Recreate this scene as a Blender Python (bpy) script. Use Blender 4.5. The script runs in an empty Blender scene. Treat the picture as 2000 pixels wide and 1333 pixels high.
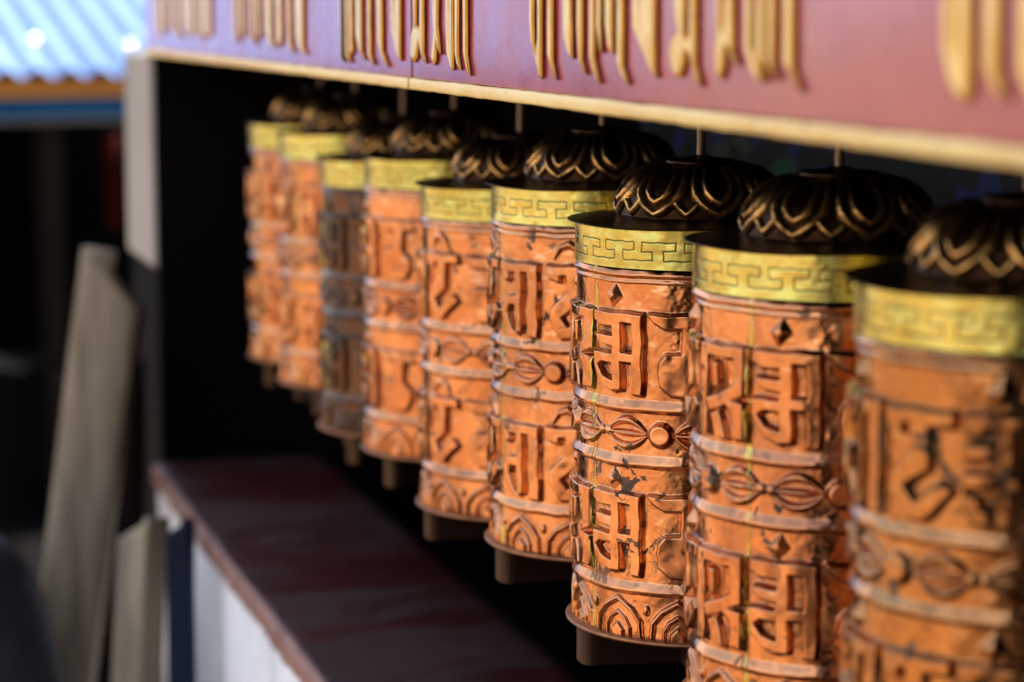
import bpy, bmesh, math, random
import numpy as np
from mathutils import Vector, Matrix
R_ = math.radians
S = bpy.context.scene
COL = S.collection

# ------------------------------------------------------------------ camera, sky, sun, exposure
EYE = 1.55
cd = bpy.data.cameras.new("camera")
cd.lens = 85.0; cd.sensor_width = 36.0
cd.clip_start = 0.05; cd.clip_end = 2000
cd.dof.use_dof = True; cd.dof.focus_distance = 1.865; cd.dof.aperture_fstop = 4.0
cd.dof.aperture_blades = 0
cam = bpy.data.objects.new("camera", cd); COL.objects.link(cam)
yaw, pitch = R_(16.1476), R_(7.7957)
fw = Vector((math.sin(yaw)*math.cos(pitch), math.cos(yaw)*math.cos(pitch), -math.sin(pitch)))
cam.location = (0, 0, EYE)
cam.rotation_euler = fw.to_track_quat('-Z', 'Y').to_euler()
S.camera = cam

SUN_EL, SUN_X, SUN_Y = 47.0, 0.86, 0.42          # the sun stands ahead and to the right, behind the shelter
sun_az = math.atan2(SUN_X, SUN_Y)
W = bpy.data.worlds.new("World"); S.world = W; W.use_nodes = True
wn = W.node_tree
bg = wn.nodes["Background"]; bg.inputs[1].default_value = 0.15
sky = wn.nodes.new("ShaderNodeTexSky"); sky.sky_type = 'NISHITA'; sky.sun_disc = False
sky.sun_elevation = R_(SUN_EL); sky.sun_rotation = sun_az
sky.altitude = 300; sky.air_density = 1.3; sky.dust_density = 1.0; sky.ozone_density = 1.5
# broken white cloud over the clear sky
wc = wn.nodes.new("ShaderNodeTexCoord"); wz = wn.nodes.new("ShaderNodeTexNoise")
wz.inputs['Scale'].default_value = 2.6; wz.inputs['Detail'].default_value = 6; wz.inputs['Roughness'].default_value = .58
wr = wn.nodes.new("ShaderNodeMapRange"); wr.interpolation_type = 'SMOOTHSTEP'
wr.inputs[1].default_value = .40; wr.inputs[2].default_value = .62; wr.inputs[3].default_value = .12; wr.inputs[4].default_value = .85
wm = wn.nodes.new("ShaderNodeMix"); wm.data_type = 'RGBA'
wn.links.new(wc.outputs['Generated'], wz.inputs['Vector']); wn.links.new(wz.outputs[0], wr.inputs[0])
wn.links.new(wr.outputs[0], wm.inputs[0]); wn.links.new(sky.outputs[0], wm.inputs[6]); wm.inputs[7].default_value = (5.3, 5.3, 6.2, 1)
wn.links.new(wm.outputs[2], bg.inputs[0])
ld = bpy.data.lights.new("sun", 'SUN'); ld.energy = 5.0; ld.angle = R_(0.5); ld.color = (1.0, 0.94, 0.84)
lo = bpy.data.objects.new("sun", ld); COL.objects.link(lo)
sd = Vector((math.sin(sun_az)*math.cos(R_(SUN_EL)), math.cos(sun_az)*math.cos(R_(SUN_EL)), math.sin(R_(SUN_EL))))
lo.rotation_euler = sd.to_track_quat('Z', 'Y').to_euler()
lo.location = sd*20
vs = S.view_settings
vs.view_transform = 'Standard'; vs.look = 'None'; vs.gamma = 1; vs.use_curve_mapping = False
vs.exposure = 1.27
S.cycles.max_bounces = 8; S.cycles.glossy_bounces = 5; S.cycles.diffuse_bounces = 4
S.cycles.caustics_reflective = False
S.cycles.sample_clamp_indirect = 6.0
S.cycles.use_denoising = True

# ------------------------------------------------------------------ object helpers
def tag(o, label=None, cat=None, group=None, kind=None):
    if label: o['label'] = label
    if cat: o['category'] = cat
    if group: o['group'] = group
    if kind: o['kind'] = kind
    return o

def empty(name, loc, rz=0.0):
    o = bpy.data.objects.new(name, None); COL.objects.link(o)
    o.location = loc; o.rotation_euler = (0, 0, rz); o.empty_display_size = .05
    return o

def link(name, me, mat=None, parent=None, smooth=False):
    o = bpy.data.objects.new(name, me); COL.objects.link(o)
    if mat is not None and len(me.materials) == 0: me.materials.append(mat)
    if smooth: me.polygons.foreach_set('use_smooth', np.ones(len(me.polygons), bool))
    if parent: o.parent = parent
    return o

def from_bm(name, bm, mat, parent=None, smooth=False):
    bmesh.ops.recalc_face_normals(bm, faces=bm.faces)
    me = bpy.data.meshes.new(name); bm.to_mesh(me); bm.free()
    return link(name, me, mat, parent, smooth)

def box_bm(x0, x1, y0, y1, z0, z1, bevel=0.0, bm=None, seg=2):
    own = bm is None
    if own: bm = bmesh.new()
    r = bmesh.ops.create_cube(bm, size=1.0)
    for v in r['verts']:
        v.co = Vector((x0+(v.co.x+.5)*(x1-x0), y0+(v.co.y+.5)*(y1-y0), z0+(v.co.z+.5)*(z1-z0)))
    if bevel > 0:
        es = list({e for v in r['verts'] for e in v.link_edges})
        bmesh.ops.bevel(bm, geom=es, offset=bevel, segments=seg, affect='EDGES', profile=.5)
    return bm

def vnoise(shape, cells, rng, wrap=(False, False)):
    """smooth random field, bicubic-like interpolation of a coarse grid"""
    ny, nx = shape; cy, cx = cells
    g = rng.standard_normal((cy+3, cx+3))
    if wrap[1]: g[:, cx:] = g[:, :3]
    if wrap[0]: g[cy:, :] = g[:3, :]
    y = np.linspace(0, cy, ny, endpoint=not wrap[0]); x = np.linspace(0, cx, nx, endpoint=not wrap[1])
    iy = np.minimum(y.astype(int), cy); ix = np.minimum(x.astype(int), cx)
    fy = (y-iy)[:, None]; fx = (x-ix)[None, :]
    fy = fy*fy*(3-2*fy); fx = fx*fx*(3-2*fx)
    a = g[np.ix_(iy, ix)]; b = g[np.ix_(iy, ix+1)]; c = g[np.ix_(iy+1, ix)]; d = g[np.ix_(iy+1, ix+1)]
    return a*(1-fy)*(1-fx)+b*(1-fy)*fx+c*fy*(1-fx)+d*fy*fx

def grid_mesh(name, P, wrap_u=True, attrs=None):
    """P: (nv, nu, 3) array -> smooth quad mesh, u wraps round"""
    nv, nu = P.shape[:2]
    idx = np.arange(nv*nu).reshape(nv, nu)
    if wrap_u:
        a = idx[:-1]; b = np.roll(idx, -1, axis=1)[:-1]; c = np.roll(idx, -1, axis=1)[1:]; d = idx[1:]
    else:
        a = idx[:-1, :-1]; b = idx[:-1, 1:]; c = idx[1:, 1:]; d = idx[1:, :-1]
    q = np.stack([a, b, c, d], -1).reshape(-1, 4)
    me = bpy.data.meshes.new(name)
    me.vertices.add(nv*nu); me.vertices.foreach_set('co', P.reshape(-1).astype(np.float32))
    n = len(q)
    me.loops.add(n*4); me.loops.foreach_set('vertex_index', q.reshape(-1).astype(np.int32))
    me.polygons.add(n); me.polygons.foreach_set('loop_start', (np.arange(n)*4).astype(np.int32))
    me.polygons.foreach_set('loop_total', np.full(n, 4, np.int32))
    me.polygons.foreach_set('use_smooth', np.ones(n, bool))
    for k, v in (attrs or {}).items():
        at = me.attributes.new(k, 'FLOAT', 'POINT'); at.data.foreach_set('value', v.reshape(-1).astype(np.float32))
    me.update(calc_edges=True)
    return me

def lathe_mesh(name, prof, n=96):
    a = np.linspace(0, 2*np.pi, n, endpoint=False)
    r = np.array([p[0] for p in prof])[:, None]; z = np.array([p[1] for p in prof])[:, None]
    P = np.stack([r*np.cos(a), r*np.sin(a), z+0*a], -1)
    return grid_mesh(name, P)

# ------------------------------------------------------------------ material helpers
class M:
    def __init__(s, name):
        s.m = bpy.data.materials.new(name); s.m.use_nodes = True
        s.t = s.m.node_tree; s.p = s.t.nodes["Principled BSDF"]
        s.co = s.n("ShaderNodeTexCoord").outputs['Object']
    def n(s, typ, **kw):
        nd = s.t.nodes.new(typ)
        for k, v in kw.items(): setattr(nd, k, v)
        return nd
    def put(s, sock, v):
        if isinstance(v, bpy.types.NodeSocket): s.t.links.new(v, sock)
        elif isinstance(v, (tuple, list)) and len(v) == 3 and sock.type == 'RGBA': sock.default_value = (*v, 1)
        else: sock.default_value = v
    def noise(s, scale, detail=4, rough=.55, vec=None, dist=0.0):
        nd = s.n("ShaderNodeTexNoise"); s.put(nd.inputs['Vector'], vec if vec is not None else s.co)
        nd.inputs['Scale'].default_value = scale; nd.inputs['Detail'].default_value = detail
        nd.inputs['Roughness'].default_value = rough; nd.inputs['Distortion'].default_value = dist
        return nd.outputs[0]
    def voro(s, scale, feature='F1', vec=None):
        nd = s.n("ShaderNodeTexVoronoi", feature=feature); s.put(nd.inputs['Vector'], vec if vec is not None else s.co)
        nd.inputs['Scale'].default_value = scale
        return nd
    def ramp(s, f, a, b, lo=0.0, hi=1.0):
        nd = s.n("ShaderNodeMapRange", interpolation_type='SMOOTHSTEP'); s.put(nd.inputs[0], f)
        nd.inputs[1].default_value = a; nd.inputs[2].default_value = b
        nd.inputs[3].default_value = lo; nd.inputs[4].default_value = hi
        return nd.outputs[0]
    def math(s, op, a, b=0.0):
        nd = s.n("ShaderNodeMath", operation=op); s.put(nd.inputs[0], a); s.put(nd.inputs[1], b)
        return nd.outputs[0]
    def mix(s, f, a, b):
        nd = s.n("ShaderNodeMix", data_type='RGBA')
        s.put(nd.inputs[0], f); s.put(nd.inputs[6], a); s.put(nd.inputs[7], b)
        return nd.outputs[2]
    def attr(s, name):
        nd = s.n("ShaderNodeAttribute", attribute_name=name); return nd.outputs['Fac']
    def scaled(s, v, vec=None):
        nd = s.n("ShaderNodeVectorMath", operation='MULTIPLY'); s.put(nd.inputs[0], vec if vec is not None else s.co); nd.inputs[1].default_value = v
        return nd.outputs[0]
    def jitter(s):
        """object coordinates shifted per object, so copies wear differently"""
        oi = s.n("ShaderNodeObjectInfo")
        nd = s.n("ShaderNodeVectorMath", operation='MULTIPLY_ADD')
        s.put(nd.inputs[0], oi.outputs['Random']); nd.inputs[1].default_value = (7.1, 3.3, 5.7); s.put(nd.inputs[2], s.co)
        return nd.outputs[0]
    def bump(s, h, strength, dist, prev=None):
        nd = s.n("ShaderNodeBump"); s.put(nd.inputs['Height'], h)
        nd.inputs['Strength'].default_value = strength; nd.inputs['Distance'].default_value = dist
        if prev is not None: s.put(nd.inputs['Normal'], prev)
        return nd.outputs[0]
    def set(s, **kw):
        names = dict(col='Base Color', rough='Roughness', metal='Metallic', normal='Normal', spec='Specular IOR Level', coat='Coat Weight', coatr='Coat Roughness')
        for k, v in kw.items(): s.put(s.p.inputs[names[k]], v)
        return s.m

def copper_mat(name, c1, c2, tarnish_gain, chip_lo):
    m = M(name); v = m.jitter()
    big = m.ramp(m.noise(16, 5, .6, v), .35, .68)
    fine = m.noise(170, 5, .65, v)
    col = m.mix(big, c1, c2)
    col = m.mix(m.ramp(fine, .45, .75, 0, .45), col, (c1[0]*1.08, c1[1]*1.12, c1[2]*1.25))
    film = m.ramp(m.noise(11, 4, .55, v, .8), .52, .545, 0, .55)      # thin brown oxide, in clear-edged patches
    col = m.mix(film, col, (c2[0]*.72, c2[1]*.85, c2[2]*1.15))
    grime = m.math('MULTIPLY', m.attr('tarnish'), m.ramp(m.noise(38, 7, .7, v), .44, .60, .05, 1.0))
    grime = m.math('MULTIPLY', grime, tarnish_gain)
    spots = m.ramp(m.noise(330, 3, .6, v), .70, .74)
    patchy = m.ramp(m.noise(9, 3, .5, v), .45, .62)
    chips = m.ramp(m.noise(48, 7, .62, v, .6), chip_lo, chip_lo+.015)
    chips = m.math('MULTIPLY', chips, patchy)
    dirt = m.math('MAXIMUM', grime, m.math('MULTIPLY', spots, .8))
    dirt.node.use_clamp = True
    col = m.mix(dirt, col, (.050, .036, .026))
    col = m.mix(chips, col, (.026, .023, .015))
    sold = m.math('MULTIPLY', m.attr('solder'), m.ramp(m.noise(120, 3, .6, v), .25, .5, .35, 1.0))
    col = m.mix(sold, col, (.48, .40, .10))
    rough = m.math('ADD', m.ramp(m.noise(75, 4, .6, v), .3, .7, .11, .25), m.math('MULTIPLY', dirt, .25))
    rough = m.math('ADD', rough, m.math('MULTIPLY', chips, .45))
    metal = m.math('SUBTRACT', 1.0, m.math('MULTIPLY', chips, .9))
    ham = m.voro(85, 'SMOOTH_F1', v).outputs['Distance']
    b = m.bump(ham, .13, .0012)
    b = m.bump(m.noise(420, 4, .6, v), .10, .0005, b)
    b = m.bump(chips, .5, -.0004, b)
    return m.set(col=col, rough=rough, metal=metal, normal=b)

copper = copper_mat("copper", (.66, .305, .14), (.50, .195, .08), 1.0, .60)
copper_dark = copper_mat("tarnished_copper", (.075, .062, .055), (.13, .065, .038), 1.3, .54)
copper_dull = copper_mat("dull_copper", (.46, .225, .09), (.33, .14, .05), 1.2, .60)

def brass_mat():
    m = M("brass"); v = m.jitter()
    col = m.mix(m.ramp(m.noise(22, 5, .6, v), .35, .65), (.62, .54, .15), (.44, .39, .10))
    st = m.ramp(m.noise(55, 6, .65, v), .62, .66)
    col = m.mix(m.math('MULTIPLY', st, .6), col, (.28, .20, .05))
    g = m.math('MULTIPLY', m.attr('groove'), .96)
    col = m.mix(g, col, (.05, .04, .015))
    rough = m.ramp(m.noise(60, 4, .6, v), .3, .7, .20, .38)
    b = m.bump(m.voro(120, 'SMOOTH_F1', v).outputs['Distance'], .22, .0010)
    b = m.bump(m.noise(300, 4, .6, v), .15, .0005, b)
    return m.set(col=col, rough=rough, metal=1.0, normal=b)
brass = brass_mat()

def cap_mat():
    m = M("dark_bronze"); v = m.jitter()
    w = m.math('MULTIPLY', m.attr('worn'), m.ramp(m.noise(85, 6, .7, v), .36, .60, .12, 1.0))  # ridge wear, with light fading up the dome painted in
    col = m.mix(m.noise(30, 4, .6, v), (.022, .009, .0035), (.045, .018, .006))
    col = m.mix(w, col, (.62, .33, .10))
    b = m.bump(m.noise(380, 4, .6, v), .25, .0007)
    return m.set(col=col, rough=m.math('SUBTRACT', m.ramp(m.noise(90, 3, .5, v), .3, .7, .32, .40), m.math('MULTIPLY', w, .14)), metal=.92, normal=b)
bronze = cap_mat()

def simple(name, c1, c2, scale, rough, metal=0.0, bump=.3, bdist=.002, bscale=None, detail=5, stretch=None, spec=.5):
    m = M(name); v = m.scaled(stretch) if stretch else m.co
    f = m.ramp(m.noise(scale, detail, .6, v), .32, .68)
    col = m.mix(f, c1, c2)
    b = m.bump(m.noise(bscale or scale*6, 5, .65, v), bump, bdist)
    return m.set(col=col, rough=rough, metal=metal, normal=b, spec=spec)

iron = simple("rusty_iron", (.16, .10, .06), (.30, .20, .13), 90, .5, .7, .4, .0006)
plate_metal = simple("browned_copper", (.24, .10, .045), (.36, .17, .08), 70, .42, .9, .4, .0006)
dark_wood = simple("dark_wood", (.022, .010, .004), (.07, .034, .013), 30, .6, 0, .4, .001, stretch=(1, 1, .25), spec=.15)
def bar_mat():
    """dark bars; the light on their ends is put into the colour"""
    m = M("end_lit_wood")
    sx = m.n("ShaderNodeSeparateXYZ"); m.put(sx.inputs[0], m.co)
    e = m.ramp(m.math('ABSOLUTE', sx.outputs[0]), .083, .094)
    gr = m.noise(40, 6, .65, m.scaled((2, 2, .25)))
    e = m.math('MULTIPLY', e, m.ramp(gr, .30, .60, .35, 1.0))
    col = m.mix(e, (.020, .007, .004), (.105, .05, .02))  # lit ends and shaded sides painted by distance from the middle
    return m.set(col=col, rough=.55, spec=.12, normal=m.bump(gr, .5, .001))
bar_wood = bar_mat()
def ground_fn():
    m = M("trodden_earth")
    a = m.ramp(m.noise(.45, 6, .6, None, .4), .40, .60)
    col = m.mix(a, (.18, .095, .042), (.50, .325, .165))
    col = m.mix(m.ramp(m.noise(2.2, 6, .65), .42, .66, 0, .6), col, (.46, .285, .135))
    col = m.mix(m.ramp(m.noise(9, 4, .6), .60, .68, 0, .7), col, (.10, .06, .035))
    return m.set(col=col, rough=.9, normal=m.bump(m.noise(25, 5, .6), .5, .012))
ground_mat = ground_fn()
def plaster_fn():
    m = M("white_plaster")
    col = m.mix(m.ramp(m.noise(9, 5, .6), .35, .65), (.78, .81, .84), (.86, .88, .90))
    st = m.ramp(m.noise(5, 7, .68, m.scaled((1, 1.6, .7)), .5), .52, .66)
    col = m.mix(m.math('MULTIPLY', st, .55), col, (.46, .47, .48))
    return m.set(col=col, rough=.85, normal=m.bump(m.noise(40, 5, .65), .6, .005))
plaster = plaster_fn()
cream = None
def cream_mat():
    m = M("cream_paint")
    col = m.mix(m.ramp(m.noise(7, 4, .6), .35, .65), (.88, .66, .25), (.80, .53, .17))
    sp = m.ramp(m.noise(60, 6, .7), .63, .68)
    col = m.mix(m.math('MULTIPLY', sp, .75), col, (.22, .16, .09))
    return m.set(col=col, rough=.45, normal=m.bump(m.noise(140, 5, .6), .3, .0008))
cream = cream_mat()
def maroon_mat():
    m = M("gloss_maroon_paint")
    f = m.ramp(m.noise(5.5, 5, .6, m.scaled((1, 1, 1.6))), .33, .68)
    col = m.mix(f, (.40, .038, .042), (.30, .028, .05))
    d = m.ramp(m.noise(70, 6, .7, m.scaled((1, .35, 1))), .60, .72, 0, .55)
    col = m.mix(d, col, (.33, .12, .09))
    rough = m.ramp(m.noise(14, 5, .65), .3, .7, .16, .34)
    b = m.bump(m.noise(160, 4, .6), .10, .0008)
    b = m.bump(m.noise(9, 3, .5), .15, .006, b)
    return m.set(col=col, rough=rough, normal=b, spec=.5, coat=.5, coatr=.14)
maroon = maroon_mat()
def gold_mat():
    m = M("gold_paint")
    f = m.ramp(m.noise(35, 5, .65), .35, .65)
    col = m.mix(f, (.90, .66, .22), (.76, .47, .09))
    d = m.ramp(m.noise(110, 6, .7), .66, .72)
    col = m.mix(m.math('MULTIPLY', d, .7), col, (.20, .08, .03))
    return m.set(col=col, spec=.4, rough=.30, metal=.30, normal=m.bump(m.noise(200, 4, .6), .25, .0006))
gold = gold_mat()
dark_edge = simple("dark_letter_side", (.13, .035, .012), (.08, .015, .008), 50, .5, 0, .3, .0006)
gold_edge = simple("amber_bevel", (.70, .33, .03), (.52, .21, .02), 40, .45, .2, .3, .0006, spec=.15)
def ledge_mat():
    m = M("worn_maroon_ledge")
    col = m.mix(m.ramp(m.noise(5, 5, .6), .35, .65), (.040, .005, .004), (.055, .009, .007))
    dust = m.ramp(m.noise(4.2, 8, .66, m.scaled((.8, 1.7, 1.0)), .4), .44, .60)
    col = m.mix(m.math('MULTIPLY', dust, .85), col, (.042, .022, .019))
    sp = m.ramp(m.noise(55, 5, .6), .66, .70)
    col = m.mix(m.math('MULTIPLY', sp, .6), col, (.03, .02, .02))
    worn = m.ramp(m.noise(22, 6, .65), .30, .60)
    # the nosing that hands and elbows rub has lost its paint
    sx = m.n("ShaderNodeSeparateXYZ"); m.put(sx.inputs[0], m.co)
    edge = m.ramp(sx.outputs[0], .4925, .4990, 1, 0)
    col = m.mix(m.math('MULTIPLY', edge, m.math('ADD', m.math('MULTIPLY', worn, .4), .6)), col, (.30, .165, .13))
    b = m.bump(m.noise(60, 6, .65), .5, .0025)
    return m.set(col=col, rough=m.math('ADD', .42, m.math('MULTIPLY', dust, .3)), normal=b, spec=.22)
ledge = ledge_mat()
def mural_mat():
    m = M("painted_mural")
    vo = m.voro(20, vec=m.scaled((1, 1, 1.3)))
    nd = m.n("ShaderNodeValToRGB"); sp = m.n("ShaderNodeSeparateColor"); m.put(sp.inputs[0], vo.outputs['Color']); m.put(nd.inputs[0], sp.outputs[0])
    nd.color_ramp.interpolation = 'CONSTANT'
    e = nd.color_ramp.elements
    e[0].color = (.015, .015, .02, 1); e[1].position = .35; e[1].color = (.02, .04, .20, 1)
    for p, c in ((.55, (.01, .02, .02, 1)), (.68, (.03, .14, .06, 1)), (.78, (.10, .09, .065, 1)), (.86, (.02, .02, .03, 1))):
        x = e.new(p); x.color = c
    return m.set(col=nd.outputs[0], rough=.6)
mural = mural_mat()
dark_wall = simple("near_black_wall", (.0015, .0012, .001), (.003, .002, .0015), 4, .8, spec=.08)  # deep shade of recess and shed put into the base colour
soffit_mat = simple("near_black_boards", (.004, .0025, .002), (.007, .004, .003), 6, .7, spec=.08)  # shade on recess boards and shed posts put into a near-black base colour
pillar_mat = simple("grey_beige_plaster", (.27, .245, .205), (.34, .31, .265), 5, .8, 0, .5, .004, 30)
wood_grey = simple("weathered_timber", (.33, .265, .175), (.16, .125, .082), 13, .8, 0, .6, .003, 30, stretch=(2.5, 2.5, .22))
wood_pale = simple("pale_split_timber", (.33, .27, .175), (.17, .145, .105), 10, .8, 0, .6, .003, 30, stretch=(2.5, 2.5, .3))
navy = simple("navy_shade", (.002, .006, .020), (.004, .010, .030), 8, .5, 0, .3, .002, spec=.1)  # bluish shade on the wall, put into a board's colour
black_rubber = simple("dark_slate", (.010, .011, .014), (.022, .024, .028), 12, .45, 0, .6, .006, 20, spec=.08)
roof_blue = simple("pale_blue_sheet_metal", (.155, .26, .50), (.20, .32, .56), 3, .30, .0, .15, .002, 20)
ochre = simple("ochre_timber", (.42, .20, .03), (.34, .15, .022), 5, .6, 0, .4, .003, 20, stretch=(.3, 1, 2))
blue_beam = simple("deep_blue_paint", (.001, .07, .22), (.002, .085, .26), 4, .6, spec=.1)
grey_trim = simple("grey_blue_paint", (.05, .075, .10), (.06, .08, .10), 4, .6)
red_cloth = simple("dark_red_cloth", (.06, .005, .004), (.03, .004, .003), 10, .9, spec=.08)

# ------------------------------------------------------------------ the setting: ground
bm = bmesh.new()
bmesh.ops.create_grid(bm, x_segments=1, y_segments=1, size=400)
g = from_bm("ground", bm, ground_mat); tag(g, kind='structure')

# ------------------------------------------------------------------ the shelter that holds the wheels
Y0, Y1 = 0.35, 4.02            # near and far end
XF = 0.50                      # plane of the parapet and the sign
LZ = 0.854                     # top of the ledge
shelter = empty("prayer_wheel_shelter", (0, 0, 0))
tag(shelter, "whitewashed shelter with dark recess and maroon ledge holding the prayer wheels", "shelter")

def slab_mesh(name, x0, x1, y0, y1, z0, z1, nx, ny, amp, seed):
    """long slab with a rounded, irregular front edge (profile swept along y)"""
    rng = np.random.default_rng(seed)
    prof = []
    r = .010
    for k in range(7):
        a = math.pi/2*k/6
        prof.append((x0+r-r*math.cos(a)*1.0, z1-r+r*math.sin(a)))
    prof = [(x0, z0)] + [(x0, z0+(z1-r-z0)*k/5) for k in range(1, 5)] + prof + [(x0+r+(x1-x0-r)*k/nx, z1) for k in range(1, nx+1)] + [(x1, z0), (x0+.002, z0-.0005)]
    prof = np.array(prof); n = len(prof)
    ys = np.linspace(y0, y1, ny)
    P = np.zeros((ny, n, 3)); P[:, :, 0] = prof[:, 0]; P[:, :, 2] = prof[:, 1]; P[:, :, 1] = ys[:, None]
    nz = vnoise((ny, n), (int((y1-y0)*14), 5), rng)*amp + vnoise((ny, n), (int((y1-y0)*45), 9), rng)*amp*.6
    P[:, :, 0] += nz*(P[:, :, 0] < x0+.02); P[:, :, 2] += nz*.5*(P[:, :, 2] > z0+.01)
    return grid_mesh(name, P, wrap_u=False)
link("ledge", slab_mesh("ledge", .490, .757, Y0, 3.70, LZ-.030, LZ, 12, 500, .0016, 3), ledge, shelter)
# parapet wall below the ledge, slightly uneven plaster
rng = np.random.default_rng(5)
ys = np.linspace(Y0, 3.70, 160); zs = np.linspace(0, LZ-.030, 50)
P = np.zeros((50, 160, 3)); P[:, :, 1] = ys; P[:, :, 2] = zs[:, None]
P[:, :, 0] = .500 + vnoise((50, 160), (9, 30), rng)*.0015
me = grid_mesh("parapet", P, wrap_u=False)
bm = bmesh.new(); bm.from_mesh(me); box_bm(.51, .74, Y0, 3.695, 0, LZ-.031, bm=bm)
o = from_bm("parapet", bm, plaster, shelter)
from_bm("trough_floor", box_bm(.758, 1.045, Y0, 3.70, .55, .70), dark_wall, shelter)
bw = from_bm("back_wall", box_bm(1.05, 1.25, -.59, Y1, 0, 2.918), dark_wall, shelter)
from_bm("mural", box_bm(1.043, 1.0495, .9, 3.0, 1.20, 1.60), mural, bw)
bm = box_bm(.500, 1.045, 3.72, Y1, 1.155, 1.4818, .006); box_bm(.5235, 1.043, 3.7205, 3.741, 1.4825, 1.76, bm=bm)
from_bm("pillar", bm, pillar_mat, shelter)
from_bm("plinth", box_bm(.506, 1.045, 3.724, Y1, 0, 1.154, .004), dark_wall, shelter)
# near-black sheet on the end wall, recess shade put into its colour
from_bm("shade_panel", box_bm(.507, 1.045, 3.705, 3.718, .70, 1.70), dark_wall, shelter)
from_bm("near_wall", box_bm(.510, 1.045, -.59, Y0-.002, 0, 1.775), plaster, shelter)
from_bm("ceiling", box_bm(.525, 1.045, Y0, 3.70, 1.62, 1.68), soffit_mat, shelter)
bm = box_bm(.36, 1.35, -.59, Y1+.12, 2.92, 3.00, .006)
from_bm("roof", bm, soffit_mat, shelter)
from_bm("blocker_hall", box_bm(.60, 7.0, -14, -.60, 0, 8.0), soffit_mat, shelter)  # unseen mass added to shade the ground behind the camera
from_bm("blocker_porch", box_bm(-2.4, .595, -3.2, -2.6, 0, 6.0), soffit_mat, shelter)  # unseen wall added to block the sky behind the camera
from_bm("upper_wall", box_bm(.53, .60, -.59, 3.740, 1.78, 2.918), plaster, shelter)

# ------------------------------------------------------------------ sign board with raised gilded lettering
sign = empty("sign_board", (0, 0, 0))
tag(sign, "glossy maroon sign board with raised gilded script and cream lower edge above the wheels", "sign")
YJ = 2.031
SZ0, SZ1 = 1.4925, 1.775
TX = .4985                     # front face of the panels
for y0, y1 in ((Y0-.15, YJ-.0032), (YJ+.0032, 3.742)):
    from_bm("panel", box_bm(TX, .522, y0, y1, SZ0, SZ1, .0012), maroon, sign)
def trim_mesh(y0, y1, seed):
    rng = np.random.default_rng(seed); ny = int((y1-y0)*160)
    x0, x1, z0, z1, r = .4955, .522, 1.4825, 1.4922, .0018
    prof = [(x1, z0), (x0+r, z0), (x0+r*.3, z0+r*.3), (x0, z0+r), (x0, (z0+z1)/2), (x0, z1-r), (x0+r*.3, z1-r*.3), (x0+r, z1), (x1, z1)]
    prof = np.array(prof); P = np.zeros((ny, len(prof), 3))
    P[:, :, 0] = prof[:, 0]; P[:, :, 2] = prof[:, 1]; P[:, :, 1] = np.linspace(y0, y1, ny)[:, None]
    P[:, 1:8, 0] += vnoise((ny, 7), (int((y1-y0)*60), 3), rng)*.00022
    P[:, 1:8, 2] += vnoise((ny, 7), (int((y1-y0)*50), 3), rng)*.00022
    return grid_mesh("trim", P, wrap_u=False)
link("trim", trim_mesh(Y0-.15, YJ-.0022, 1), cream, sign); link("trim", trim_mesh(YJ+.0022, 3.742, 2), cream, sign)

# each glyph: outline on the board as (y, z) metres, upper ends run to the head line
LT = 1.628
def glyph(pts, h=.0034):
    bm = bmesh.new()
    vs_ = [bm.verts.new((TX-.0002, y, z)) for y, z in pts]
    f = bm.faces.new(vs_)
    ym = sum(y for y, z in pts)/len(pts)
    if ym < 3 and len(pts) > 4:
        for v in vs_: v.co.y = ym+(v.co.y-ym)*.83
    bmesh.ops.recalc_face_normals(bm, faces=[f])
    f.normal_update()
    if f.normal.x > 0: bmesh.ops.reverse_faces(bm, faces=[f])
    ex = bmesh.ops.extrude_face_region(bm, geom=[f])
    top = [g_ for g_ in ex['geom'] if isinstance(g_, bmesh.types.BMFace)]
    bmesh.ops.translate(bm, verts=list({v for t in top for v in t.verts}), vec=(-h*.55, 0, 0))
    side = {q for q in bm.faces if q not in set(top)}
    w = .5*sum(f.calc_area() for f in top)/max(sum(e.calc_length() for e in top[0].edges), 1e-6)
    bmesh.ops.inset_region(bm, faces=top, thickness=min(.0030, w), depth=0, use_even_offset=False, use_boundary=True)
    bmesh.ops.translate(bm, verts=list({v for t in top for v in t.verts}), vec=(-h*.45, 0, 0))
    face = set(top)
    for q in bm.faces: q.material_index = 0 if q in face else (2 if q in side else 1)  # pale face, amber bevel, dark side: sheen and shade put into colour
    o = from_bm("letter", bm, gold, sign); o.data.materials.append(gold_edge); o.data.materials.append(dark_edge)
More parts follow.
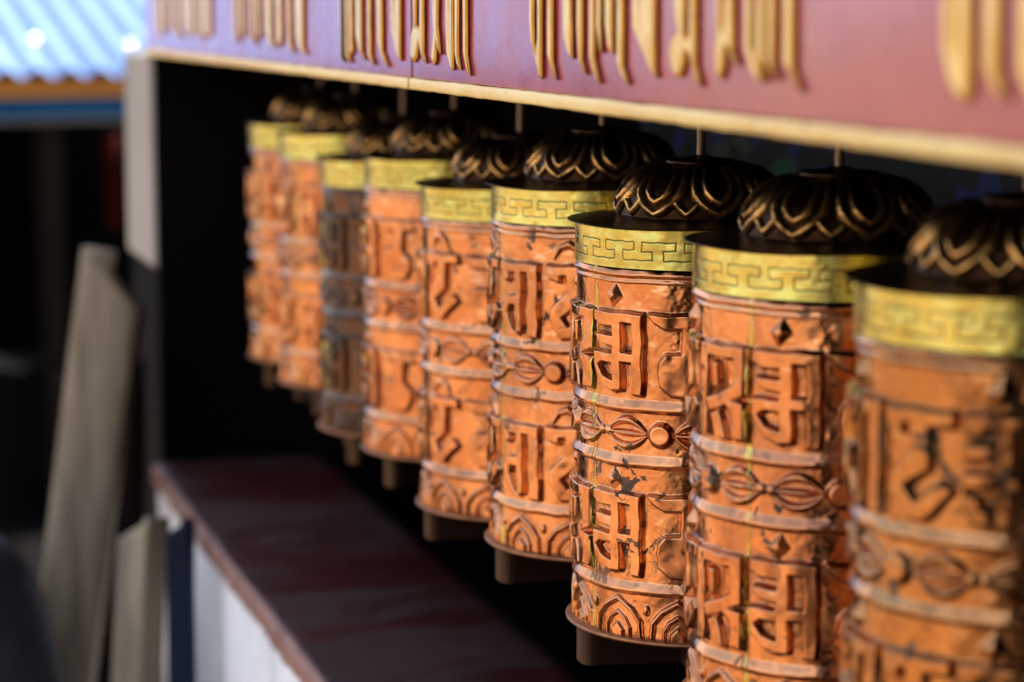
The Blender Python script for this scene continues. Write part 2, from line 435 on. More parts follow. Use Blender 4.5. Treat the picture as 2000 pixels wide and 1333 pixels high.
GL = [[(1.6692, 2.0), (1.6704, 1.5427), (1.6652, 1.5265), (1.655, 1.5169), (1.6387, 1.5018), (1.635, 1.5036), (1.6354, 2.0), (1.6477, 2.0), (1.6464, 1.5321), (1.65, 1.5195), (1.6576, 1.5266), (1.659, 1.5428), (1.6565, 2.0)],
 [(1.6256, 2.0), (1.6123, 2.0), (1.6108, 1.5149), (1.6011, 1.5017), (1.6119, 1.5078), (1.6253, 1.5188)],
 [(1.5934, 2.0), (1.5691, 2.0), (1.5652, 1.5171), (1.5744, 1.519), (1.5884, 1.5309)],
 [(1.5578, 2.0), (1.5455, 2.0), (1.5438, 1.5162), (1.5349, 1.5069), (1.5516, 1.516), (1.5575, 1.5364)],
 [(1.5312, 2.0), (1.5182, 2.0), (1.5176, 1.5174), (1.5046, 1.5021), (1.5207, 1.5093), (1.5307, 1.5192)],
 [(1.515, 2.0), (1.5065, 2.0), (1.5028, 1.522), (1.5071, 1.5252), (1.5137, 1.5401)],
 [(1.4991, 2.0), (1.4825, 2.0), (1.4798, 1.5214), (1.4903, 1.5255), (1.4978, 1.5402)],
 [(1.4744, 2.0), (1.4603, 2.0), (1.4594, 1.5153), (1.4462, 1.5028), (1.4643, 1.5087), (1.4736, 1.517)],
 [(1.4474, 2.0), (1.4337, 2.0), (1.4295, 1.5399), (1.4251, 2.0), (1.3969, 2.0), (1.395, 1.5161), (1.392, 1.5084), (1.4061, 1.5127), (1.4292, 1.5273), (1.446, 1.5389)],
 [(1.3814, 2.0), (1.3487, 2.0), (1.3472, 1.5351), (1.3377, 1.5346), (1.3384, 2.0), (1.3257, 2.0), (1.3246, 1.5191), (1.3141, 1.5055), (1.3277, 1.5116), (1.3374, 1.5233), (1.3461, 1.5261), (1.3476, 1.5186), (1.3552, 1.5109), (1.364, 1.5101), (1.3722, 1.5135), (1.3788, 1.5241), (1.3754, 1.5333), (1.3613, 1.538), (1.3686, 1.5455)],
 [(1.3083, 2.0), (1.2857, 2.0), (1.2884, 1.5414), (1.2827, 1.5372), (1.2817, 2.0), (1.2677, 2.0), (1.2667, 1.526), (1.2572, 1.5191), (1.2697, 1.524), (1.2809, 1.5295), (1.2829, 1.5186), (1.289, 1.5109), (1.2979, 1.513), (1.3016, 1.5268), (1.2971, 1.5356)],
 [(1.2554, 2.0), (1.2419, 2.0), (1.2424, 1.5306), (1.2317, 1.5224), (1.2254, 1.511), (1.2388, 1.514), (1.2529, 1.5276)],
 [(1.2389, 2.0), (1.2256, 2.0), (1.2235, 1.5185), (1.2167, 1.5118), (1.227, 1.5148), (1.237, 1.5251)],
 [(1.222, 2.0), (1.2098, 2.0), (1.2091, 1.5202), (1.2024, 1.5127), (1.214, 1.5173), (1.22, 1.5227)],
 [(1.2006, 2.0), (1.1847, 2.0), (1.1825, 1.5202), (1.1684, 1.5073), (1.1844, 1.5148), (1.1986, 1.5218)],
 [(1.0169, 2.0), (0.9994, 2.0), (0.9985, 1.5386), (0.9939, 1.5272), (0.9964, 2.0), (0.98, 2.0), (0.9777, 1.514), (0.9818, 1.5093), (0.9909, 1.5099), (1.0024, 1.5167), (1.012, 1.5315)],
 [(0.9731, 2.0), (0.9545, 2.0), (0.9527, 1.5236), (0.9436, 1.5111), (0.9589, 1.515), (0.9709, 1.5243)],
 [(0.9425, 2.0), (0.92, 2.0), (0.9159, 1.5224), (0.9085, 1.5088), (0.9264, 1.5124), (0.9398, 1.5239)],
 [(2.3171, 2.0), (2.2985, 2.0), (2.3009, 1.505), (2.2849, 1.5004), (2.3102, 1.5048)],
 [(2.2915, 2.0), (2.2755, 2.0), (2.2754, 1.5088), (2.2599, 1.4999), (2.287, 1.5052)],
 [(2.271, 2.0), (2.2552, 2.0), (2.255, 1.5116), (2.2664, 1.5056)],
 [(2.2441, 2.0), (2.2135, 2.0), (2.2131, 1.5123), (2.1984, 1.504), (2.2284, 1.512), (2.2432, 1.5261)],
 [(2.1943, 2.0), (2.1753, 2.0), (2.177, 1.5105), (2.1628, 1.5001), (2.1898, 1.507)],
 [(2.1567, 2.0), (2.1303, 2.0), (2.1297, 1.5136), (2.1042, 1.4996), (2.1359, 1.508), (2.1538, 1.5224)],
 [(2.1064, 2.0), (2.0869, 2.0), (2.0816, 1.5411), (2.0754, 2.0), (2.0546, 2.0), (2.0578, 1.5059), (2.0748, 1.5091), (2.0994, 1.5321)],
 [(2.0304, 2.0), (2.0014, 2.0), (2.0055, 1.5371), (1.9895, 1.5351), (1.9872, 2.0), (1.9732, 2.0), (1.9741, 1.514), (1.9655, 1.5056), (1.9847, 1.5116), (1.995, 1.5243), (2.0025, 1.5105), (2.0188, 1.5058), (2.0297, 1.5117), (2.0275, 1.5283), (2.0145, 1.5392)],
 [(1.9594, 2.0), (1.9223, 2.0), (1.9293, 1.5376), (1.9196, 1.5136), (1.9345, 1.5251), (1.9381, 1.5091), (1.9467, 1.5048), (1.9551, 1.5113), (1.9462, 1.5324)],
 [(1.9124, 2.0), (1.8993, 2.0), (1.893, 1.55), (1.8897, 2.0), (1.8801, 2.0), (1.8791, 1.503), (1.8872, 1.502), (1.9032, 1.5152), (1.9061, 1.5377)],
 [(1.8753, 2.0), (1.8643, 2.0), (1.8648, 1.5138), (1.8571, 1.5027), (1.8696, 1.5064), (1.8774, 1.5156)],
 [(1.8518, 2.0), (1.838, 2.0), (1.8384, 1.5151), (1.8279, 1.499), (1.8416, 1.5046), (1.8522, 1.516)],
 [(2.9349, 2.0), (2.8949, 2.0), (2.8952, 1.5184), (2.8816, 1.5113), (2.9206, 1.5181)],
 [(2.8771, 2.0), (2.849, 2.0), (2.8493, 1.5177), (2.8735, 1.5222)],
 [(2.8214, 2.0), (2.7844, 2.0), (2.7846, 1.5172), (2.7621, 1.5093), (2.8049, 1.5158)],
 [(2.7744, 2.0), (2.7417, 2.0), (2.7452, 1.5165), (2.7645, 1.5209)],
 [(2.7224, 2.0), (2.6662, 2.0), (2.6694, 1.5162), (2.6425, 1.5087), (2.6883, 1.5115), (2.7187, 1.5271)],
 [(2.654, 2.0), (2.6062, 2.0), (2.6088, 1.5214), (2.6214, 1.5102), (2.6451, 1.5143)],
 [(2.5887, 2.0), (2.56, 2.0), (2.5602, 1.5132), (2.5409, 1.5049), (2.5775, 1.5108)],
 [(2.543, 2.0), (2.4881, 2.0), (2.491, 1.512), (2.47, 1.5039), (2.513, 1.5085), (2.5398, 1.5232)],
 [(3.6238, 2.0), (3.543, 2.0), (3.5491, 1.5205), (3.5292, 1.5118), (3.6031, 1.5185)],
 [(3.522, 2.0), (3.4604, 2.0), (3.4664, 1.5197), (3.5067, 1.5245)],
 [(3.4304, 2.0), (3.3623, 2.0), (3.3681, 1.5177), (3.3451, 1.5109), (3.412, 1.5159)],
 [(3.3339, 2.0), (3.2425, 2.0), (3.2521, 1.5188), (3.2843, 1.5143), (3.3288, 1.5292)],
 [(3.2247, 2.0), (3.1727, 2.0), (3.1776, 1.5194), (3.1614, 1.5117), (3.2125, 1.5164)],
 [(3.1557, 2.0), (3.0976, 2.0), (3.0983, 1.5176), (3.1274, 1.5147), (3.1562, 1.5196)]]
for pts in GL: glyph([(y, LT if z > 1.9 else z) for y, z in pts])
for y0, y1 in ((3.10, 3.63), (2.47, 2.94), (1.835, 2.33), (1.175, 1.675), (.62, 1.02)):
    glyph([(y0, LT-.004), (y1, LT-.004), (y1-.006, LT+.016), (y0+.006, LT+.016)])

# ------------------------------------------------------------------ relief of the copper drums
NA, NV = 1080, 516
RB = .0978                      # radius of the plain copper, metres
CIRC = 2*math.pi*RB*1000        # mm
HV = 289.0                      # height of the copper in mm
DS, DV = CIRC/NA, HV/(NV-1)

def sd_poly(X, Y, pts):
    """signed distance, positive inside"""
    pts = np.asarray(pts, float); d = np.full(X.shape, 1e9); s = np.ones(X.shape)
    j = len(pts)-1
    for i in range(len(pts)):
        ex, ey = pts[j]-pts[i]; wx, wy = X-pts[i][0], Y-pts[i][1]
        t = np.clip((wx*ex+wy*ey)/max(ex*ex+ey*ey, 1e-9), 0, 1)
        bx, by = wx-ex*t, wy-ey*t; d = np.minimum(d, bx*bx+by*by)
        c1 = Y >= pts[i][1]; c2 = Y < pts[j][1]; c3 = ex*wy > ey*wx
        flip = (c1 & c2 & c3) | (~c1 & ~c2 & ~c3)
        s = np.where(flip, -s, s); j = i
    return np.sqrt(d)*-s*-1*-1 if False else -s*np.sqrt(d)*1.0
def sd_line(X, Y, pts, w0, w1=None):
    """stroke: half width minus distance; width may swell from w1 at the ends to w0 in the middle"""
    best = np.full(X.shape, -1e9); n = len(pts)-1
    for i in range(n):
        ax, ay = pts[i]; bx, by = pts[i+1]; ex, ey = bx-ax, by-ay
        t = np.clip(((X-ax)*ex+(Y-ay)*ey)/max(ex*ex+ey*ey, 1e-9), 0, 1)
        d = np.hypot(X-ax-ex*t, Y-ay-ey*t)
        if w1 is None: w = w0
        else: w = w1+(w0-w1)*np.sin(np.pi*np.clip((i+t)/n, 0, 1))
        best = np.maximum(best, w-d)
    return best
def sstep(x): x = np.clip(x, 0, 1); return x*x*(3-2*x)
def arc(cx, cy, rx, ry, a0, a1, n=10):
    return [(cx+rx*math.cos(R_(a0+(a1-a0)*k/n)), cy+ry*math.sin(R_(a0+(a1-a0)*k/n))) for k in range(n+1)]
def rect(x0, y0, x1, y1): return [(x0, y0), (x1, y0), (x1, y1), (x0, y1)]

# letters of the mantra, cell 50 x 64 mm, x to the right, y down: polygons that are joined
LETTERS = {
 'A': [rect(0, 0, 45, 7.5), rect(19, 0, 27.5, 60), rect(37.5, 0, 45.5, 62), rect(26, 31, 39, 38),
       [(0, 3), (1, 7), (6, 11), (20, 10), (20, 3)], [(2, 18), (20, 18), (20, 26), (8, 25), (3, 22)],
       [(0, 32), (20, 32), (20, 39), (9, 39), (3.5, 43), (9, 50), (20, 53), (20, 61), (9, 57), (2, 50), (0, 42)]],
 'B': [[(0, 0), (50, 0), (50, 9), (27, 10), (12, 9.5), (5, 6)], rect(26, 6, 37, 34),
       [(14, 30), (27, 30), (38, 33), (45, 40), (46, 50), (41, 60), (31, 63), (18, 61), (9, 54), (7, 44), (9, 36)]],
 'C': [rect(0, 0, 46, 7.5), rect(36, 0, 46, 63), rect(22, 4, 28.5, 60),
       [(4, 4), (12, 4), (13, 14), (8, 17), (3, 11)],
       [(24, 28), (24, 36), (15, 36), (12, 44), (17, 56), (24, 62), (12, 59), (4, 48), (5, 36), (12, 29)]],
 'D': [rect(2, 0, 46, 7.5), [(2, 5), (14, 5), (14, 13), (4, 11)], rect(20, 5, 31, 27),
       [(22, 22), (31, 22), (31, 32), (15, 44), (22, 53), (40, 39), (46, 44), (27, 62), (16, 62), (5, 46), (6, 38)]],
 'E': [rect(0, 0, 9, 62), rect(0, 0, 46, 7.5), rect(36, 0, 46, 31), [(10, 38), (40, 24), (46, 31), (27, 40), (13, 46)],
       rect(15, 12, 20, 28), [(27, 36), (46, 38), (46, 62), (36, 62), (36, 44)], [(14, 48), (22, 44), (30, 62), (20, 62)]],
 'F': [rect(0, 0, 47, 7.5), rect(0, 0, 10, 10), rect(0, 17, 20, 24), rect(0, 33, 20, 40), rect(18, 0, 25, 62),
       rect(39, 0, 47, 63), rect(24, 34, 40, 41), [(0, 44), (8, 47), (9, 53), (19, 55), (19, 62), (6, 60), (0, 52)]],
 'G': [rect(0, 0, 46, 7.5), [(17, 5), (29, 5), (29, 16), (42, 20), (43, 29), (30, 35), (42, 42), (44, 54), (34, 62), (12, 62), (3, 56), (8, 50), (20, 54), (31, 51), (30, 44), (12, 38), (12, 30), (28, 27), (28, 23), (17, 20)]],
 'H': [rect(0, 0, 46, 7.5), rect(0, 0, 9, 63), rect(15, 4, 22, 50), rect(28, 4, 35, 63), rect(39, 0, 47, 63), rect(8, 28, 30, 34)],
}

def drum_design(seed, letters, start_deg, seam_deg, fancy):
    rng = np.random.default_rng(seed)
    H = np.zeros((NV, NA)); V = np.linspace(0, HV, NV)
    def stamp(fn, s0, v0, x0, x1, y0, y1):
        """fn(X, Y) gives mm of relief round a local origin (s0, v0)"""
        i = np.arange(int(math.floor((s0+x0)/DS)), int(math.ceil((s0+x1)/DS))+1)
        j = np.arange(max(0, int((v0+y0)/DV)), min(NV-1, int(math.ceil((v0+y1)/DV)))+1)
        X, Y = np.meshgrid(i*DS-s0, j*DV-v0)
        h = fn(X, Y)
        ii = i % NA
        H[np.ix_(j, ii)] = np.maximum(H[np.ix_(j, ii)], h)
    def deg(d): return (d % 360)/360*CIRC
    # long rounded rings round the drum
    wob = vnoise((1, NA), (1, 40), rng, (False, True))[0]
    def ring(vc, hw, h, pw=.5):
        t = (V[:, None]-vc-wob[None]*.35)/hw          # broad sloping upper face, narrow under face
        up = np.clip((t+1)/1.25, 0, 1); dn = np.clip((1.05-t)/.5, 0, 1)**.6
        H[:] = np.maximum(H, h*np.minimum(sstep(up*.5+.25)*1.45-.227, dn).clip(0, 1)*(1+.06*wob[None]))
    ring(3.4, 3.6, 2.4); ring(9.6, 1.8, .8)
    for vc in (106.3, 149.4, 249.6): ring(vc, 4.9, 3.0)
    ncell = 12; cw = CIRC/ncell
    for c in range(ncell):
        L = LETTERS[letters[c % len(letters)]]
        s0 = deg(start_deg+30*c)
        for v0, vh in ((34.5, 65.0), (176.0, 66.0)):
            ky = vh/65.0
            jx, jy = rng.normal(0, .5), rng.normal(0, .4); sk = rng.normal(0, .012)
            def f(X, Y):
                Xd = X-jx+sk*(Y-32)+.5*np.sin(Y*.21+c*1.7); Yd = (Y-jy)/ky+.4*np.sin(X*.25+c)
                d = np.full(X.shape, -1e9)
                for pl in L: d = np.maximum(d, sd_poly(Xd, Yd, pl))
                return 6.0*(.7*np.clip((d+2.1)/2.5, 0, 1)+.3*sstep((d+2.1)/2.5))*(1-.05*np.cos(X*.3))
            stamp(f, s0, v0, -4, cw+3, -4, 70)
        # studs above each letter
        for vc in (21.5, 165.5):
            q = rng.normal(0, .8)
            if fancy and c % 2:
                def claw(X, Y): return 4*np.clip(sd_line(X, Y, [(-14, 6), (-8, -4), (0, -7), (8, -2), (13, 9)], 3.6, .8)/2.6, 0, 1)**.6
                stamp(claw, s0+cw*.42+q, vc+1, -19, 19, -10, 11); continue
            def dia(X, Y):
                t = 1-np.abs(X+.15*Y)/8.6-np.abs(Y)/10.2
                return 5.0*np.clip(t*1.35, 0, 1)
            if not fancy and c % 2 == 0: stamp(dia, s0+cw*.36+q, vc, -8, 8, -10, 10)
    # vajras between the rings, six round the drum
    for k in range(6):
        sb = deg(start_deg+35.4+60*k); vc = 127.6
        def boss(X, Y): return 5.2*sstep((11.2-np.hypot(X, Y*1.02))/4.6)
        stamp(boss, sb, vc, -13, 13, -13, 13)
        for sg in (-1, 1):
            def lobe(X, Y):
                X = X*sg; h = np.zeros(X.shape)
                for m_, w in ((-1, 3.4), (0, 2.9), (1, 3.4)):
                    pts = [(12+34*t, m_*10.2*math.sin(math.pi*(t*.94+.03))**.75) for t in np.linspace(0, 1, 13)]
                    d = sd_line(X, Y, pts, w, 1.1)
                    h = np.maximum(h, 3.9*np.clip(d/2.6, 0, 1)**.6)
                return h
            stamp(lobe, sb, vc, -50, 50, -15, 15)
            def knob(X, Y): return 3.2*np.clip(1-((X-sg*47.5)**2+Y**2)/16, 0, 1)**.5
            stamp(knob, sb, vc, -53, 53, -5, 5)
            if fancy:
                def leaf(X, Y): return 3.0*np.clip(sd_line(X*sg, Y, arc(30, 0, 16, 12.5, 200, 350), 1.6, .8)/1.4, 0, 1)**.6
                stamp(leaf, sb, vc, -52, 52, -15, 15)
    # lotus petals along the foot
    for k in range(12):
        s0 = deg(start_deg+14+30*k); v0 = 288.0
        def petal(X, Y):
            o_ = [(-21, 0), (-20, -12), (-13, -21), (-5, -26), (0, -29), (5, -26), (13, -21), (20, -12), (21, 0)]
            i_ = [(-11, 2), (-11, -6), (-7, -13), (0, -18), (7, -13), (11, -6), (11, 2)]
            h = 3.4*np.clip(sd_line(X, Y, o_, 2.5)/2.1, 0, 1)**.6
            h = np.maximum(h, 2.6*np.clip(sd_line(X, Y, i_, 1.7)/1.5, 0, 1)**.6)
            return np.maximum(h, 3.0*sstep((sd_poly(X, Y, [(-6, 3), (-6, -4), (0, -10), (6, -4), (6, 3)])+1)/2.5))
        stamp(petal, s0, v0, -25, 25, -33, 1)
        def drop(X, Y): return 3.0*np.clip(1-(X/2.8)**2-(Y/4.4)**2, 0, 1)**.5
        stamp(drop, s0+cw/2, 266.5, -5, 5, -6, 6)
    # hand beaten unevenness: dents everywhere, stippling in the sunk ground
    sunk = sstep(1-H/2.5)
    H += vnoise(H.shape, (14, 40), rng, (False, True))*.30 + vnoise(H.shape, (48, 105), rng, (False, True))*.12
    H += vnoise(H.shape, (115, 240), rng, (False, True))*.045*sunk
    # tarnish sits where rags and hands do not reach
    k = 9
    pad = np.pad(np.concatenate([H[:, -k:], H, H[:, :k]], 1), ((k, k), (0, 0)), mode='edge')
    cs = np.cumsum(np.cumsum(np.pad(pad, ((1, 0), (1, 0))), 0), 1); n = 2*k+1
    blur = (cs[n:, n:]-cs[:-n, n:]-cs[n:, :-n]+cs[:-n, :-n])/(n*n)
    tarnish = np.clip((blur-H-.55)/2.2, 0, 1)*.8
    # soldered seam
    ds = (np.arange(NA)*DS-deg(seam_deg)+CIRC/2) % CIRC-CIRC/2
    wv = .8+np.clip(vnoise((NV, 1), (22, 1), rng), 0, 2)*1.1
    cen = vnoise((NV, 1), (9, 1), rng)*.5
    solder = sstep((wv-np.abs(ds[None]-cen))/.8+.3)
    H = H*(1-.35*sstep((4-np.abs(ds[None]))/3))
    H += solder*.5
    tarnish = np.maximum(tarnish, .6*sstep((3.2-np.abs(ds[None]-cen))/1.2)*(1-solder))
    ang = np.arange(NA)/NA*2*np.pi
    r = RB+H/1000
    Pm = np.stack([r*np.cos(ang), r*np.sin(ang), np.repeat((HV-V)[:, None]/1000, NA, 1)], -1)
    # slight barrel wobble of hand work
    Pm[:, :, 2] += 0
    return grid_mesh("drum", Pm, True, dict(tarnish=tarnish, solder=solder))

def band_mesh(seed):
    rng = np.random.default_rng(seed); na, nv = 1600, 66; hb = 31.0; rb = 100.0
    circ = 2*math.pi*rb; ds = circ/na
    V = np.linspace(0, hb, nv); A = np.arange(na)*ds
    G = np.full((nv, na), -1e9); n = 18; u = circ/n
    for k in range(n):
        s0 = k*u
        i = np.arange(int((s0-3)/ds), int((s0+1.6*u)/ds)); X, Y = np.meshgrid(i*ds-s0, V)
        Y = Y + .25*np.sin(X*.5+k); X = X+.3*np.sin(Y*.4+k*2)
        e = u/34.9
        pts = [(0, 10.5), (28*e, 10.5), (28*e, 16.8), (18*e, 16.8), (18*e, 24.3), (44*e, 24.3), (44*e, 17.8), (34.9*e, 17.8), (34.9*e, 10.5)]
        d = sd_line(X, Y, pts[:5], .5); d = np.maximum(d, sd_line(X, Y, pts[4:], .5))
        G[:, i % na] = np.maximum(G[:, i % na], d)
    groove = sstep((G+.35)/.7)
    r = rb - groove*.22 + vnoise((nv, na), (3, 44), rng, (False, True))*.22 + vnoise((nv, na), (8, 150), rng, (False, True))*.06
    r = r + (np.abs(V-hb/2)/hb*2)[:, None]**12*.12
    ang = np.arange(na)/na*2*np.pi
    P = np.stack([r*np.cos(ang)/1000, r*np.sin(ang)/1000, np.repeat((hb-V)[:, None]/1000, na, 1)], -1)
    return grid_mesh("band", P, True, dict(groove=groove))

def cap_mesh(seed):
    """thin brim that sweeps up into a dome of overlapping lotus petals, closed by a collar"""
    rng = np.random.default_rng(seed); na = 720
    prof = [(.0, -.0012), (.06, -.0012), (.1045, -.0010), (.1058, -.0004), (.1058, .0003)]
    nb = 14
    for k in range(1, nb+1):
        t = k/nb; prof.append((.1058-(.1058-.067)*t, .0004+.0040*t**2.2))
    nd = 90; dome = []
    for k in range(nd+1):
        a = math.pi/2*k/nd
        dome.append((.026+(.0655-.026)*math.cos(a)**.85, .0048+.0375*math.sin(a)**.92))
    d0 = len(prof); prof += dome
    prof += [(.0262, .0430), (.0275, .0442), (.0275, .0470), (.0262, .0480), (.012, .0486), (.006, .0510), (.0, .0512)]
    prof = np.array(prof); n = len(prof)
    arcl = np.zeros(n); arcl[1:] = np.cumsum(np.hypot(*np.diff(prof, axis=0).T))
    arcl = (arcl-arcl[d0])*1000
    H = np.zeros((n, na)); worn = np.zeros((n, na)); D = np.arange(na)/na*360
    npet = 8; pw = 360/npet
    X0 = (D+pw/2) % pw-pw/2; X1 = D % pw-pw/2
    Y = arcl[:, None]+0*D[None]
    def ridge(Xd, pts, w, h, gain):
        X = np.repeat(Xd[None]*1.10, n, 0)
        for q in (pts, [(-x, y) for x, y in pts]):
            d = sd_line(X, Y, q, w); b = np.clip(d/(w*.8), 0, 1)**.6
            H[:] = np.maximum(H, h*b); worn[:] = np.maximum(worn, gain*sstep(b*1.3-.1))
    ridge(X0, [(0, 3), (6, 6), (13, 11.5), (18.5, 19), (20.5, 28), (20, 40), (18, 54)], 3.7, 3.6, 1)
    ridge(X0, [(0, 12.5), (5, 15.5), (9.5, 21), (11.5, 30), (10.5, 46)], 3.2, 3.0, .9)
    ridge(X1, [(0, 4), (5, 8), (9, 13)], 3.4, 3.0, .9)
    dm = (np.arange(n) >= d0-3) & (np.arange(n) <= d0+nd)
    H += 1.7*np.cos(np.pi*X0/pw)[None]**2*sstep(arcl/12)[:, None]*(1-sstep((arcl-30)/25))[:, None]
    H *= dm[:, None]; worn *= dm[:, None]
    worn *= (1-.85*sstep((arcl-16)/26))[:, None]  # upward fade paints the loss of light on the ridges
    H += vnoise((n, na), (20, 60), rng, (False, True))*.12*dm[:, None]
    tz = np.gradient(prof[:, 1]); tr = np.gradient(prof[:, 0]); L = np.hypot(tz, tr)+1e-9
    nr, nz = tz/L, -tr/L
    ang = np.arange(na)/na*2*np.pi
    r = prof[:, 0][:, None]+H/1000*nr[:, None]; z = prof[:, 1][:, None]+H/1000*nz[:, None]
    # brim is bent here and there
    br = ((np.arange(n) > 1) & (np.arange(n) < d0))[:, None]
    z = z+br*(vnoise((1, na), (1, 9), rng, (False, True))*.0006)
    P = np.stack([r*np.cos(ang), r*np.sin(ang), z], -1)
    return grid_mesh("lid", P, True, dict(worn=worn))  # worn: ridge wear together with the painted upward loss of light

DRUMS = [drum_design(11, "ABCDFEBGCADE", 0.0, -2.6, False), drum_design(23, "CDHGFDBCEGAD", 0.0, -2.6, True)]
BANDS = [band_mesh(1), band_mesh(2)]
LID = cap_mesh(4)
B0 = .0365                       # flange above the lowest point, the underside of the handle bars
AXLE = lathe_mesh("axle", [(0, B0-.002), (.0034, B0-.002), (.0034, .25), (.0034, .4), (.0034, .61), (.0, .61)], 20)
FOOT = lathe_mesh("base_plate", [(0, B0-.003), (.08, B0-.003), (.1045, B0-.0022), (.1060, B0-.0010), (.1062, B0+.0004), (.1050, B0+.0014), (.094, B0+.0022), (0, B0+.0022)], 160)
def bar_mesh(w, h, L, seed):
    """rounded wooden bar under the drum, pushed by hand to turn the wheel"""
    bm = bmesh.new(); pts = []
    for sx in (1, -1):
        for k in range(9):
            a = -math.pi/2+math.pi*k/8
            pts.append((sx*(L-w*.45+w*.45*math.cos(a)), sx*w*math.sin(a)))
    lo_ = [bm.verts.new((x, y, 0)) for x, y in pts]; f = bm.faces.new(lo_)
    ex = bmesh.ops.extrude_face_region(bm, geom=[f])
    up_ = [v for v in ex['geom'] if isinstance(v, bmesh.types.BMVert)]
    bmesh.ops.translate(bm, verts=up_, vec=(0, 0, h))
    es = [e for e in bm.edges if abs(e.verts[0].co.z-e.verts[1].co.z) < 1e-6]
    bmesh.ops.bevel(bm, geom=es, offset=.0016, segments=2, affect='EDGES')
    bmesh.ops.recalc_face_normals(bm, faces=bm.faces)
    me = bpy.data.meshes.new("handle_bar"); bm.to_mesh(me); bm.free()
    return me
BAR_W = bar_mesh(.0165, .033, .098, 1)
BAR_N = bar_mesh(.0095, .034, .098, 2)

GROUP = "prayer wheels hanging in a row under the sign board"
# label, y, lift, letters turned so that this cell starts at the given angle, drum, band, dark?, bar, bar angle
XR = .678
WHEELS = [
 ("blurred copper prayer wheel nearest the viewer, cut off by the right edge", 1.262, .0100, -166-30*3, 0, 1, False, BAR_W, 160),
 ("large copper prayer wheel with yellow seam, second from the right edge", 1.533, .0077, -146, 0, 0, False, BAR_W, 165),
 ("copper prayer wheel in sharp focus with dark chips on its lowest letter", 1.803, .0000, -162.6, 0, 1, False, BAR_W, 172),
 ("copper prayer wheel directly behind the sharply focused one, claw relief at its upper left", 2.050, .0125, -168, 1, 0, False, BAR_W, 178),
 ("copper prayer wheel hung low, with a plain band above its letters, in mid row", 2.311, -.0055, -170-30*5, 1, 1, False, BAR_W, 172),
 ("bright copper prayer wheel directly in front of the dark tarnished one", 2.566, .0075, -190, 0, 0, False, BAR_N, 205),
 ("dark tarnished prayer wheel, brownish grey, with dull brass band", 2.804, -.0080, -175, 0, 1, True, BAR_N, 215),
 ("out of focus copper prayer wheel just behind the dark tarnished one", 3.065, .0095, -150, 1, 0, False, BAR_N, 225),
 ("farthest copper prayer wheel, leftmost of the row beside the black recess", 3.285, .0115, -160, 0, 1, False, BAR_N, 205),
]
for label, y, dz, rot, di, bi, dark, bar, ba in WHEELS:
    w = empty("prayer_wheel", (XR, y, LZ+.173+dz)); tag(w, label, "prayer wheel", GROUP)
    rz = R_(rot)
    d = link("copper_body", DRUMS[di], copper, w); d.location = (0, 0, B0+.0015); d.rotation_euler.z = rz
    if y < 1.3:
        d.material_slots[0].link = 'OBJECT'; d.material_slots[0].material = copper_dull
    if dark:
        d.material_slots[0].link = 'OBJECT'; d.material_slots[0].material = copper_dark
    b = link("band", BANDS[bi], brass, w); b.location = (0, 0, B0+.2905); b.rotation_euler.z = rz+.1
    l = link("lid", LID, bronze, w); l.location = (0, 0, B0+.2905+.0312); l.rotation_euler.z = R_(-121+rot*.13)
    link("axle", AXLE, iron, w)
    link("base_plate", FOOT, plate_metal, w)
    for k in range(2):
        h = link("handle_bar", bar, bar_wood, w)
        h.location = (0, 0, B0-.0365+(.0003 if k else 0)); h.rotation_euler.z = R_(ba+90*k)
        if k: h.scale = (1, 1, .985)

# ------------------------------------------------------------------ planks, stone and two added dark boards by the far end of the parapet
def plank(name, mat, foot, top, width, thick, cut, label, cat, seed, face):
    """a board leaning from foot to top; face = direction its broad side looks; the top is cut on the skew"""
    rng = np.random.default_rng(seed)
    f, t = Vector(foot), Vector(top); ax = (t-f); L = ax.length; ax.normalize()
    nrm = (Vector(face)-ax*Vector(face).dot(ax)).normalized(); sx = ax.cross(nrm)*-1
    nu, nv = 24, 60
    ring = []
    for k in range(nu):
        a = k/nu*4; s = int(a); q = a-s
        c = [(-1+2*q, -1), (1, -1+2*q), (1-2*q, 1), (-1, 1-2*q)][s]
        ring.append(c)
    P = np.zeros((nv+2, nu, 3)); nz = vnoise((nv+2, nu), (9, 8), rng, (False, True))
    for j in range(nv+2):
        v = min(max(j-1, 0), nv-1)/(nv-1)
        for i, (a, b) in enumerate(ring):
            k = 0 if j in (0, nv+1) else 1
            rr = 1+.018*nz[j, i]
            lv = L*v-abs(cut)*((a*.5+.5) if cut > 0 else (.5-a*.5))*v**8
            p = f+ax*lv+sx*(a*width/2*rr*k)+nrm*(-b*thick/2*rr*k)
            P[j, i] = p
    o = link(name, grid_mesh(name, P), mat)
    return tag(o, label, cat)
plank("leaning_plank", wood_grey, (.232, 3.46, 0), (.420, 3.505, 1.205), .092, .045, -.075,
      "tall grey weathered plank leaning against the pillar at the left", "plank", 1, (-.35, -1, 0))
plank("timber_stump", wood_pale, (.350, 3.17, 0), (.414, 3.215, .872), .050, .045, .03,
      "short split timber with pale face standing beside the dark blue shade strip", "timber", 2, (-.75, -.7, 0))
plank("shade_board", navy, (.430, 3.05, 0), (.450, 3.13, .885), .034, .02, .02,  # stands in for shade on the parapet's end
      "narrow dark blue board added as the shade on the end of the white parapet", "board", 3, (-.5, -1, 0))
plank("gap_filler_board", soffit_mat, (.400, 3.70, 0), (.415, 3.70, 1.02), .135, .022, .03,  # added filler that hides sunlit ground between plank and timber
      "nearly black board added to darken the gap behind the grey plank", "board", 6, (-.3, -1, 0))
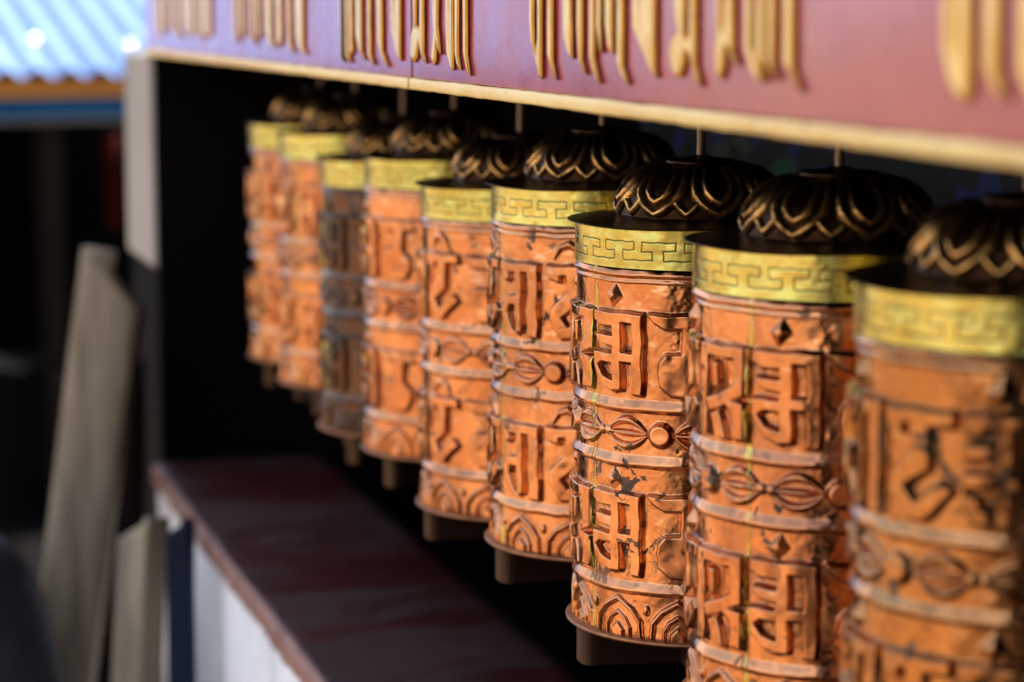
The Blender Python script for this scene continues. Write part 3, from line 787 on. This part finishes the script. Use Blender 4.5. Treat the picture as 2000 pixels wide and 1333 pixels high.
# dark rounded boulder
rng = np.random.default_rng(8)
nu, nv = 64, 40
a = np.arange(nu)/nu*2*np.pi; b = np.linspace(-np.pi/2, np.pi/2, nv)
rr = 1+vnoise((nv, nu), (6, 10), rng, (False, True))*.035
sq = lambda x, e: np.sign(x)*np.abs(x)**e
P = np.stack([sq(np.cos(b), .7)[:, None]*sq(np.cos(a), .85)[None]*.178*rr, sq(np.cos(b), .7)[:, None]*sq(np.sin(a), .85)[None]*.17*rr,
              (sq(np.sin(b), .8)[:, None]*.430+.42)*(1+.02*vnoise((nv, nu), (5, 8), rng, (False, True)))], -1)
P[..., 2] = np.maximum(P[..., 2], 0)
o = link("standing_stone", grid_mesh("standing_stone", P), black_rubber); o.location = (.150, 3.32, 0)
tag(o, "dark rounded stone with bluish top in the lower left corner", "stone")

# ------------------------------------------------------------------ low shed with a blue corrugated roof beyond the row
ANG = R_(12)
shed = empty("shed", (0.95, 7.1, 0), ANG)
tag(shed, "low open shed with pale blue corrugated roof behind the row", "shed")
SL = R_(24); EZ = 1.375; WL = 3.0; DP = 3.4
per, amp = .092, .013
nx = int(WL/per*14); ny = 10
xs = np.linspace(-WL+.6, .6, nx); P = np.zeros((2*ny, nx, 3))
wave = amp*np.sin(xs/per*2*np.pi)
for j in range(ny):
    t = DP*j/(ny-1)
    P[j] = np.stack([xs, 0*xs-.06+t*math.cos(SL), EZ+t*math.sin(SL)+wave], -1)
    P[2*ny-1-j] = P[j]; P[2*ny-1-j, :, 2] -= .0035
link("roof", grid_mesh("roof", P, wrap_u=False), roof_blue, shed)
def glint_dome(x, t_):
    """domed reflector added to make a sun glint on the roof"""
    prof = [(.030, 0), (.030, .003)] + [(.022*math.cos(q*math.pi/16), .003+.022*math.sin(q*math.pi/16)) for q in range(9)]
    o = link("glint_dome", lathe_mesh("glint_dome", prof, 32), glint_chrome, shed)
    o.location = (x, -.06+t_*math.cos(SL), EZ+t_*math.sin(SL)+amp*math.sin(x/per*2*math.pi)); o.rotation_euler.x = SL
glint_chrome = simple("glint_metal", (.8, .8, .82), (.85, .85, .86), 40, .16, 1.0, .05, .0003)
glint_dome(-.300, .22); glint_dome(-.023, .184)
from_bm("eave_board", box_bm(-WL+.6, .6, .0, .03, EZ-.072, EZ-.016, .003), ochre, shed)
from_bm("beam", box_bm(-WL+.6, .6, .035, .12, EZ-.125, EZ-.073, .004), blue_beam, shed)
from_bm("rail", box_bm(-WL+.6, .6, .045, .10, EZ-.148, EZ-.126, .003), grey_trim, shed)
for x in (-1.7, -.30): from_bm("post", box_bm(x, x+.06, .06, .14, 0, EZ-.149, .006), soffit_mat, shed)
from_bm("back_wall", box_bm(-WL+.6, .6, 2.9, 3.0, 0, 2.5), dark_wall, shed)
for x in (-WL+.6, .5): from_bm("side_wall", box_bm(x, x+.1, .16, 2.88, 0, 1.42), dark_wall, shed)
from_bm("floor", box_bm(-WL+.6, .6, -.95, .155, 0, .05, .004), dark_wall, shed)  # dark apron added over the sunlit ground before the shed
from_bm("counter", box_bm(-WL+.72, .48, .16, .50, .0, .50, .01), dark_wall, shed)
# cloth hanging inside
nx, ny = 40, 30
X, Z = np.meshgrid(np.linspace(-.07, .07, nx), np.linspace(0, .30, ny))
Yc = .018*np.sin(X*60+Z*3)+.01*np.sin(X*23)
P = np.stack([X*(1-.35*(1-Z/.30)), Yc, Z], -1)
P = np.concatenate([P, (P+np.array([0, .004, 0]))[::-1]], 0)
o = link("hanging_cloth", grid_mesh("hanging_cloth", P, wrap_u=False), red_cloth); o.location = (.955, 7.75, .86); o.rotation_euler.z = ANG
tag(o, "dim red cloth hanging in the shadow under the blue roof", "cloth")
